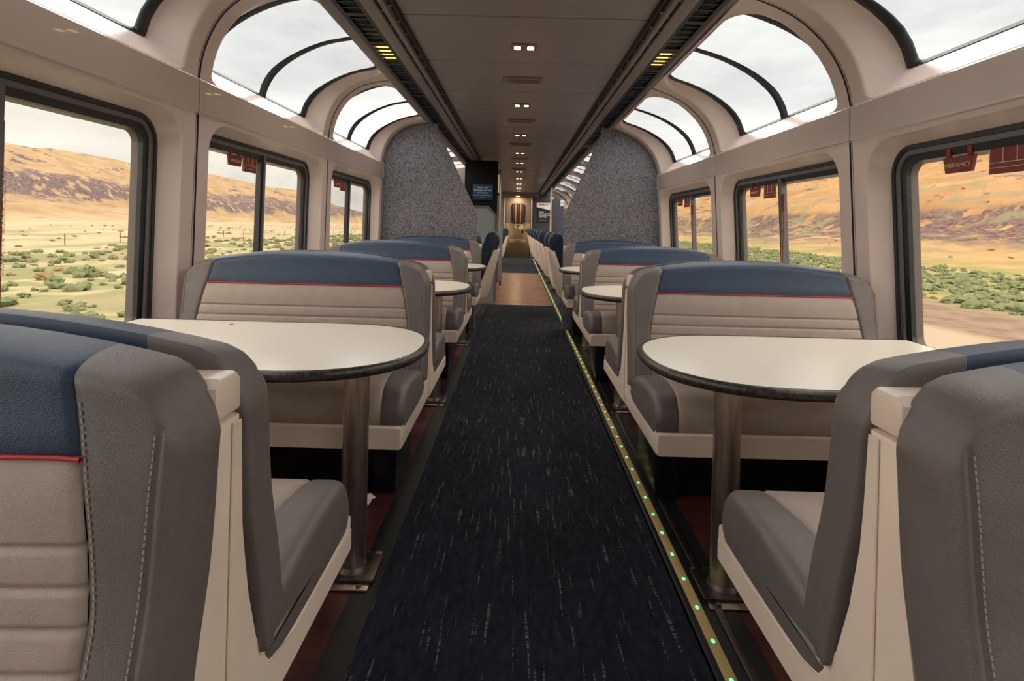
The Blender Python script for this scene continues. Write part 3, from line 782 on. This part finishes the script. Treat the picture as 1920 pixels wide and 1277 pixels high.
# ------------------------------------------------------------------ end wall, door, poster
YE = 19.85
ew = empty('wall_end', kind='structure', label='dark end wall of the car with the gangway door', cat='wall')
box('wall_panel', .50, 1.80, YE, YE+.08, 0, 2.40, 'end_wall', ew); box('wall_panel', -1.8, -.46, YE, YE+.08, 0, 2.40, 'brown_wall', ew)
box('header', -.46, .50, YE, YE+.08, 2.14, 2.40, 'brown_wall', ew)
box('header_trim', -.70, .75, YE-.03, YE, 2.17, 2.345, 'ceiling_strip', ew)
door = empty('door_1', (0, YE, 0), kind='structure', label='brass-coloured gangway door at the far end with a rounded window', cat='door')
for x in (-.475, .475): box('door_jamb', x-.022+.02, x+.022+.02, -.05, .05, 0, 2.16, 'steel', door, bev=.006)
bm = bmesh.new()
dw = rrect(-.245, .245, 1.22, 1.93, .10, .10, 32); dw = [(x+.02, z) for x, z in dw]
ol = [(-.43+.0, 0)]
def dproj(p):
    cx, cz = .02, 1.575; dx, dz = p[0]-cx, p[1]-cz
    k = max(abs(dx)/.43, dz/.565 if dz > 0 else -dz/.335); return (cx+dx/k, cz+dz/k)
dl = [dproj(p) for p in dw]
for c in ((.45, 2.14), (-.41, 2.14), (-.41, 1.24), (.45, 1.24)):
    j = min(range(len(dl)), key=lambda i: math.dist(dl[i], c)); dl[j] = c
link('door_leaf', loops_mesh('door_leaf', [[(p[0], .03, p[1]) for p in dl], [(p[0], 0, p[1]) for p in dl], [(p[0], 0, p[1]) for p in dw], [(p[0], .03, p[1]) for p in dw]], 'brown_wall', angle=30), door)
box('lower_leaf', -.41, .45, 0, .03, .01, 1.235, 'brass_door', door, bev=.003)
link('window_gasket', loops_mesh('window_gasket', [[(p[0], d, p[1]) for p in rrect(-.225-o, .265+o, 1.22-o, 1.93+o, .10+o, .10+o, 32)] for o, d in ((.0, .0), (.0, -.02), (-.03, -.02), (-.03, .01))], 'gasket', angle=40), door)
box('pane', -.215, .255, .014, .018, 1.23, 1.92, 'window_glass', door)
box('notice_plate', -.10, .22, -.006, 0, 1.02, 1.20, 'yellow_strip', door); box('notice_plate', -.04, .08, -.010, -.006, 1.13, 1.17, 'navy_print', door); box('notice_plate', -.04, .04, -.010, -.006, 1.08, 1.11, 'navy_print', door)
box('push_plate', -.26, .30, -.012, 0, .46, .66, 'brass_door', door, bev=.004)
t_ = link('lettering', text_mesh('STOP', .08, 'red_sign', bold=.002), door, (0, -.014, .56)); t_.rotation_euler = (R(90), 0, 0)
box('door_handle', .16, .22, -.03, 0, .86, 1.02, 'deep_black', door, bev=.006); box('latch_box', .28, .42, -.02, 0, .93, 1.06, 'brass_door', door, bev=.006)
t_ = link('lettering', text_mesh('DANGER', .05, 'red_sign', bold=.001), door, (-.05, -.008, 1.035)); t_.rotation_euler = (R(90), 0, 0)
# vestibule beyond the door pane
vb = empty('vestibule', (0, YE, 0), label='pleated warm-toned gangway seen through the end door window', cat='gangway')
box('rear_panel', -.8, .85, 1.15, 1.2, 0, 2.3, 'copper_floor', vb)
for i in range(9):
    x = -.36+i*.09; box('pleat', x, x+.045, 1.06, 1.15, .2, 2.2, 'white_panel' if i % 2 else 'brown_wall', vb, bev=.01)
box('vestibule_ceiling', -.8, .85, .1, 1.2, 2.25, 2.3, 'brown_wall', vb); box('vestibule_floor', -.8, .85, .1, 1.2, -.05, 0, 'rubber', vb)
for x in (-.8, .8): box('vestibule_side', x, x+.05, .1, 1.2, 0, 2.3, 'brown_wall', vb)
l = bpy.data.lights.new('vestibule_lamp', 'AREA'); l.size = .3; l.energy = 8; l.color = (1, .75, .5); lo = bpy.data.objects.new('vestibule_lamp', l); COL.objects.link(lo); lo.parent = vb; lo.location = (0, .6, 2.22)
el = empty('end_lamp', (0, YE-.25, 2.17), label='bright warm lamp over the end door', cat='light')
box('housing', -.09, .10, -.06, .06, 0, .03, 'ceiling_strip', el, bev=.004); box('diffuser', -.07, .08, -.05, .05, -.008, 0, 'lamp', el)
box('hanger', -.02, .03, -.03, .03, .03, .15, 'ceiling_strip', el)
l = bpy.data.lights.new('end_lamp_beam', 'AREA'); l.size = .15; l.energy = 14; l.color = (1, .72, .42); lo = bpy.data.objects.new('end_lamp_beam', l); COL.objects.link(lo); lo.parent = el; lo.location = (0, 0, -.02)
# poster on the end wall
px0, pz1 = P3(1006.6, 379.7, YE); px1, pz0 = P3(1032, 417.6, YE)
px1 = px0+.50
po = empty('wall_poster', (px0, YE-.012, pz0), label='navy advertising poster with a white slanted header on the far end wall', cat='poster')
pw, ph = px1-px0, pz1-pz0
box('poster_sheet', 0, pw, 0, .01, 0, ph, 'navy_print', po)
link('header_field', bm_mesh('header_field', prism([(0, ph), (0, ph-.155), (pw, ph-.26), (pw, ph)], -.002, 0, 'Y'), 'white_print'), po)
def ptxt(tx, size, x, z, m, it=.15, bold=.001):
    t_ = link('lettering', text_mesh(tx, size, m, 'LEFT', it, bold), po, (x, -.004, z)); t_.rotation_euler = (R(90), 0, 0)
ptxt('AMTRAK', .068, .16, ph-.085, 'navy_print', 0)
link('logo_mark', bm_mesh('logo_mark', prism([(.03, ph-.035), (.15, ph-.042), (.135, ph-.075), (.10, ph-.085), (.085, ph-.062)], -.004, -.002, 'Y'), 'navy_print'), po)
for j, tx in enumerate(('EVERY', 'DAY COUNTS', 'TOWARDS YOUR', 'REWARDS')): ptxt(tx, .058, .09, ph-.345-j*.058, 'white_print', .15, .002)
ptxt('Join us and start earning', .026, .09, ph-.62, 'white_print', 0, 0)
# no smoking sign on the far right wall
ns = empty('no_smoking_sign', (1.50-.02, 18.2, 1.90), label='small square no smoking sign low on the curve of the far right wall', cat='sign')
box('plate', -.10, .02, -.004, 0, -.08, .10, 'white_print', ns)
bm = bmesh.new()
for i in range(20):
    a, b = 2*math.pi*i/20, 2*math.pi*(i+1)/20
    vs = [bm.verts.new((-.04+r*math.cos(t), -.006, .01+r*math.sin(t))) for r, t in ((.045, a), (.045, b), (.034, b), (.034, a))]; bm.faces.new(vs)
vs = [bm.verts.new(p) for p in ((-.070, -.006, .035), (-.064, -.006, .042), (-.010, -.006, -.015), (-.016, -.006, -.022))]; bm.faces.new(vs)
link('prohibition_ring', bm_mesh('prohibition_ring', bm, 'red_sign'), ns)
# rear wall behind the viewer
rw = empty('wall_back', kind='structure', label='plain wall closing the car behind the viewer', cat='wall')
box('wall_panel', -1.8, 1.85, Y0-.06, Y0, 0, 2.4, 'end_wall', rw)

# ------------------------------------------------------------------ lounge chairs (backs towards the aisle)
def rounded_poly(pts, r=.02, n=4):
    out = []; N = len(pts)
    for i in range(N):
        p = Vector(pts[i]); a = Vector(pts[i-1]); b = Vector(pts[(i+1) % N]); r1 = min(r, (a-p).length*.45, (b-p).length*.45)
        s_ = p+(a-p).normalized()*r1; e = p+(b-p).normalized()*r1
        for k in range(n+1):
            t = k/n; out.append(tuple(s_*(1-t)**2+p*2*t*(1-t)+e*t*t))
    return out
def make_chair():
    t = empty('lounge_chair'); h = .27
    back = rounded_poly([(.035, .83), (-.005, .93), (.02, 1.05), (.10, 1.075), (.155, 1.03), (.335, .50), (.29, .43), (.20, .46)], .035)
    link('back_cushion', bm_mesh('back_cushion', prism(back, -h+.02, h-.02, 'Y', .03, 3), 'chair_blue', True, 50), t)
    shell = rounded_poly([(0, .845), (.065, .845), (.215, .43), (.50, .385), (.52, .345), (.24, .25), (.14, .25), (.11, .33)], .02, 3)
    link('side_shell', bm_mesh('side_shell', prism(shell, -h, h, 'Y', .012, 2), 'white_plastic', True, 40), t)
    seat = rounded_poly([(.22, .43), (.25, .50), (.70, .50), (.74, .46), (.72, .40), (.24, .40)], .03)
    link('seat_cushion', bm_mesh('seat_cushion', prism(seat, -h+.01, h-.01, 'Y', .02, 2), 'chair_blue', True, 50), t)
    box('pedestal', .29, .50, -.11, .11, .03, .37, 'chair_base', t, bev=.02); box('foot_plate', .27, .60, -.22, .22, .004, .03, 'chair_base', t, bev=.008)
    return t
ch0 = make_chair(); index_kids(ch0)
spots = [(.415, 7.35, 0), (.41, 8.3, 0), (.395, 10.3, 0), (.385, 11.6, 0), (.375, 13.0, 0), (.35, 14.6, 0), (.33, 16.3, 0), (.33, 18.2, 0)]
nm_ = ['first', 'second', 'third', 'fourth', 'fifth', 'sixth', 'seventh', 'farthest']
for i, (x, y, a) in enumerate(spots):
    o = ch0 if i == 0 else copy_tree(ch0); o.location = (x, y, 0); o.rotation_euler = (0, 0, a)
    tag(o, f'{nm_[i]} blue lounge chair beyond the right partition, white back to the aisle', 'chair', 'lounge chairs facing the windows')
for (x, y, a, lb) in ((-.22, 7.2, math.pi, 'blue lounge chair with white shell leaning into the aisle beside the stair wall'), (-.44, 6.65, math.pi, 'lounge chair mostly hidden behind the left carpeted partition'), (-.25, 16.3, math.pi, 'blue and white lounge chair far down the left of the aisle')):
    o = copy_tree(ch0); o.location = (x, y, 0); o.rotation_euler = (0, 0, a); tag(o, lb, 'chair', 'lounge chairs facing the windows')
o = empty('corner_seat', (.98, 9.35, 0), label='pale blue high-backed seat seen front-on behind the lounge chairs', cat='chair')
bm = prism(rounded_poly([(-.30, .45), (-.30, 1.07), (.30, 1.07), (.30, .45)], .05), 0, .11, 'Y', .03, 3); link('backrest', bm_mesh('backrest', bm, 'chair_blue_light', True, 50), o)
box('seat', -.28, .28, -.45, 0, .36, .48, 'chair_blue_light', o, bev=.03); box('base', -.2, .2, -.35, .08, .003, .36, 'chair_base', o, bev=.01)

# ------------------------------------------------------------------ landscape outside
def land_mat(name, sand, sand2, rock, green, x_green, x_road=None, band=(0, 1), flat=None):
    m = bpy.data.materials.new(name); m.use_nodes = True; t = m.node_tree; b = t.nodes['Principled BSDF']; b.inputs['Roughness'].default_value = 1; b.inputs['Specular IOR Level'].default_value = 0
    geo = t.nodes.new('ShaderNodeNewGeometry'); sep = t.nodes.new('ShaderNodeSeparateXYZ'); t.links.new(geo.outputs['Position'], sep.inputs[0])
    def nse(scale, det=5, st=(1, 1, 1)):
        p = t.nodes.new('ShaderNodeMapping'); p.inputs['Scale'].default_value = st; t.links.new(geo.outputs['Position'], p.inputs[0])
        n = t.nodes.new('ShaderNodeTexNoise'); n.inputs['Scale'].default_value = scale; n.inputs['Detail'].default_value = det; n.inputs['Roughness'].default_value = .62; t.links.new(p.outputs[0], n.inputs[0]); return n.outputs['Fac']
    def ramp(src, p0, p1, c0=(0, 0, 0), c1=(1, 1, 1)):
        r = t.nodes.new('ShaderNodeValToRGB'); t.links.new(src, r.inputs[0]); r.color_ramp.elements[0].position = p0; r.color_ramp.elements[1].position = p1
        r.color_ramp.elements[0].color = (*c0, 1); r.color_ramp.elements[1].color = (*c1, 1); return r.outputs[0]
    def mth(op, a, c):
        x = t.nodes.new('ShaderNodeMath'); x.operation = op
        for i, v in enumerate((a, c)):
            if isinstance(v, (int, float)): x.inputs[i].default_value = v
            else: t.links.new(v, x.inputs[i])
        return x.outputs[0]
    def mix(f, a, c):
        x = t.nodes.new('ShaderNodeMixRGB'); t.links.new(f, x.inputs[0])
        for i, v in ((1, a), (2, c)):
            if isinstance(v, tuple): x.inputs[i].default_value = (*v, 1)
            else: t.links.new(v, x.inputs[i])
        return x.outputs[0]
    def rng(src, a, c2):
        x = t.nodes.new('ShaderNodeMapRange'); t.links.new(src, x.inputs[0]); x.inputs[1].default_value = a; x.inputs[2].default_value = c2; return x.outputs[0]
    absx = mth('ABSOLUTE', sep.outputs[0], 0)
    col = mix(rng(absx, flat[0], flat[1]), ramp(nse(.08, 8, (1, .5, 1)), .35, .65, s2l(flat[2]), s2l(flat[3])), ramp(nse(.05, 8, (1, 1, 3)), .35, .65, s2l(sand), s2l(sand2)))
    # rock in the cliff band: height plus wandering noise
    warp = mth('MULTIPLY', mth('SUBTRACT', nse(.03, 6), .5), band[2])
    zz = mth('ADD', sep.outputs[2], warp)
    inb = mth('MULTIPLY', rng(zz, band[0]-band[3], band[0]+band[3]), rng(zz, band[1]+band[3], band[1]-band[3]))
    rockf = mth('MULTIPLY', inb, ramp(nse(.16, 10), .42, .47))
    patch = mth('MULTIPLY', ramp(nse(.06, 10, (1, 1, 1.8)), .585, .61), rng(sep.outputs[2], band[1], band[1]+4))
    rc = ramp(nse(.8, 8), .38, .62, s2l(rock), s2l(tuple(min(255, c+34) for c in rock)))
    col = mix(mth('MAXIMUM', rockf, patch), col, rc)
    gf = mth('MULTIPLY', mth('MULTIPLY', rng(absx, x_green[0], x_green[0]+5), rng(absx, x_green[1]+12, x_green[1])), ramp(nse(.22, 5), .42, .56))
    col = mix(gf, col, s2l(green))
    # scattered scrub tone in the flat
    sf2 = mth('MULTIPLY', rng(absx, x_green[1]+160, x_green[1]+60), ramp(nse(.16, 9, (1, .4, 1)), .50, .58)); sf2 = mth('MULTIPLY', sf2, .75)
    col = mix(sf2, col, s2l((122, 118, 92)))
    if x_road: 
        rf = mth('MULTIPLY', rng(absx, x_road[1]+1.2, x_road[1]), rng(absx, x_road[0]-.2, x_road[0]+.2))
        col = mix(rf, col, s2l((150, 136, 118)))
        rf2 = mth('MULTIPLY', rng(absx, x_road[2]+2.5, x_road[2]), rng(absx, x_road[1], x_road[1]+1.2)); col = mix(rf2, col, ramp(nse(.8, 5), .4, .6, s2l((112, 94, 82)), s2l((128, 110, 96))))
    t.links.new(col, b.inputs['Base Color']); MAT[name] = m
land_mat('land_left', (160, 138, 110), (138, 116, 88), (84, 70, 70), (122, 122, 88), (0, 42), None, (9, 29, 26, 1.6), (215, 250, (168, 154, 128), (152, 137, 108)))
land_mat('land_right', (160, 128, 94), (140, 108, 76), (82, 64, 60), (112, 120, 76), (24, 50), (3, 17, 22.5), (-1, 8.5, 8, .9), (60, 95, (166, 140, 102), (150, 124, 86)))
GZ = -2.6
def hl(x, y):   # left land height
    D = -x; n = noise.fractal(Vector((x*.006, y*.006, 1.7)), 1.0, 2.1, 5); n2 = noise.fractal(Vector((x*.03, y*.03, 9.)), 1.0, 2.0, 4)
    e = max(0, min(1, (D-235)/170)); 
    foot = max(0, min(1, (D-225)/60)); cl = 1/(1+math.exp(-(D-290-18*n)/5.5)); top = max(0, min(1, (D-300)/130))
    h = 7*foot+19*cl+ (34*(top*top*(3-2*top)))
    return GZ+h+(n*7+n2*2.2)*min(1, foot*1.0)+n2*.25
def hr(x, y):
    D = x; n = noise.fractal(Vector((x*.01, y*.01, 4.7)), 1.0, 2.1, 5); n2 = noise.fractal(Vector((x*.05, y*.05, 2.)), 1.0, 2.0, 4)
    foot = max(0, min(1, (D-50)/40)); cl = 1/(1+math.exp(-(D-104-8*n)/4.0)); top = max(0, (D-104)/130); top = min(1, top)
    h = 2.2*foot+8.5*cl+36*top**.9
    return GZ+h+(n*4+n2*1.3)*foot+n2*.12
def land(name, f, xs, ys, m):
    V = [(x, y, f(x, y)) for x in xs for y in ys]; n = len(ys); Fc = [(i*n+j, i*n+j+1, (i+1)*n+j+1, (i+1)*n+j) for i in range(len(xs)-1) for j in range(n-1)]
    return link(name, mesh(name, V, Fc, m, True, 50), None)
def geo_steps(a, b, d0, k):
    out = [a]; d = d0
    while out[-1] < b: out.append(out[-1]+d); d = min(d*k, 40)
    return out
lx = [-x for x in geo_steps(3, 230, 1.2, 1.06)]+[-230-3.2*i for i in range(1, 75)]
rx = geo_steps(3, 60, 1.0, 1.05); rx += [rx[-1]+1.8*i for i in range(1, 120)]
ly = [-120+8*i for i in range(10)]+[-40+5*i for i in range(0, 220)]
ry = [-60+6*i for i in range(8)]+[-12+2.6*i for i in range(0, 240)]
ol_ = land('desert_left', hl, lx, ly, 'land_left'); ol_.name = 'desert_hillside'; tag(ol_, 'pale dry plain and tan ridge with dark cliff seen through the left windows', 'hillside', None, 'structure')
or_ = land('desert_right', hr, rx, ry, 'land_right'); or_.name = 'rocky_slope'; tag(or_, 'orange rocky slope with a track and green scrub seen through the right windows', 'hillside', None, 'structure')
box('track_bed', -3.0, 3.0, -60, 620, GZ-.5, GZ-.05, 'chair_base', None); tag(bpy.data.objects['track_bed'], 'dark ballast bed beneath the car', 'ground', None, 'structure')
# scrub
mat('scrub', (116, 120, 88), 1, rgb2=(96, 104, 74), vscale=2.5, spec=.0); mat('scrub_dry', (138, 120, 86), 1, rgb2=(118, 104, 74), vscale=2.5, spec=.0)
def scrub(name, f, rule, n, m, label, seed):
    rnd = random.Random(seed); V, Fc = [], []
    bm = bmesh.new(); bmesh.ops.create_icosphere(bm, subdivisions=1, radius=1); base = [v.co.copy() for v in bm.verts]; bf = [tuple(v.index for v in fc.verts) for fc in bm.faces]; bm.free()
    for i in range(n):
        x, y = rule(rnd)
        z = f(x, y); S_ = rnd.uniform(.22, .62)*(.6+.4*rnd.random())
        for c in range(5):
            a_ = rnd.uniform(0, 6.28); rr_ = S_*rnd.uniform(0, .8); sz = S_*rnd.uniform(.4, .75); o = rnd.uniform(0, 99); k = len(V); hz = S_*rnd.uniform(0, .35)
            for b in base:
                q = b*(1+.9*noise.noise(b*1.9+Vector((o, 0, 0)))+.5*noise.noise(b*6+Vector((0, o, 0))))
                V.append((x+rr_*math.cos(a_)+q.x*sz, y+rr_*math.sin(a_)+q.y*sz, z+hz+max(-.2, q.z)*sz*.85))
            Fc += [tuple(a+k for a in q) for q in bf]
    return tag(link(name, mesh(name, V, Fc, m, False), None), label, 'shrubs', None, 'stuff')
def rl_(r): 
    D = r.uniform(12, 48)**1.0; return (-D, D*r.uniform(.2, 5.5))
scrub('sagebrush', hl, rl_, 1300, 'scrub', 'grey-green sagebrush scattered beside the line outside the left windows', 3)
scrub('dry_scrub', hl, lambda r: (lambda D: (-D, D*r.uniform(.3, 4.5)))(r.uniform(14, 150)), 420, 'scrub_dry', 'straw-coloured low scrub on the plain outside the left windows', 4)
scrub('green_scrub', hr, lambda r: (lambda D: (D, D*r.uniform(.5, 5.5)))(r.uniform(24, 50)), 3600, 'scrub', 'green scrub belt beyond the track outside the right windows', 5)
scrub('slope_scrub', hr, lambda r: (lambda D: (D, D*r.uniform(.8, 3.5)))(r.uniform(60, 200)), 260, 'scrub_dry', 'dull scrub dotted over the rocky slope outside the right windows', 6)
bm = bmesh.new(); tube(bm, (0, 0, -.2), (0, 0, 1.35), .05, 8); pmsh = bm_mesh('fence_post', bm, 'wood_post', True)
for i in range(16):
    x, y = -52+random.uniform(-.5, .5), 48+i*8.5
    p = link('fence_post', pmsh, None, (x, y, hl(x, y))); p.rotation_euler = (random.uniform(-.05, .05), random.uniform(-.05, .05), 0)
    tag(p, 'thin weathered wooden fence post on the pale plain outside the left windows', 'post', 'fence posts on the plain')
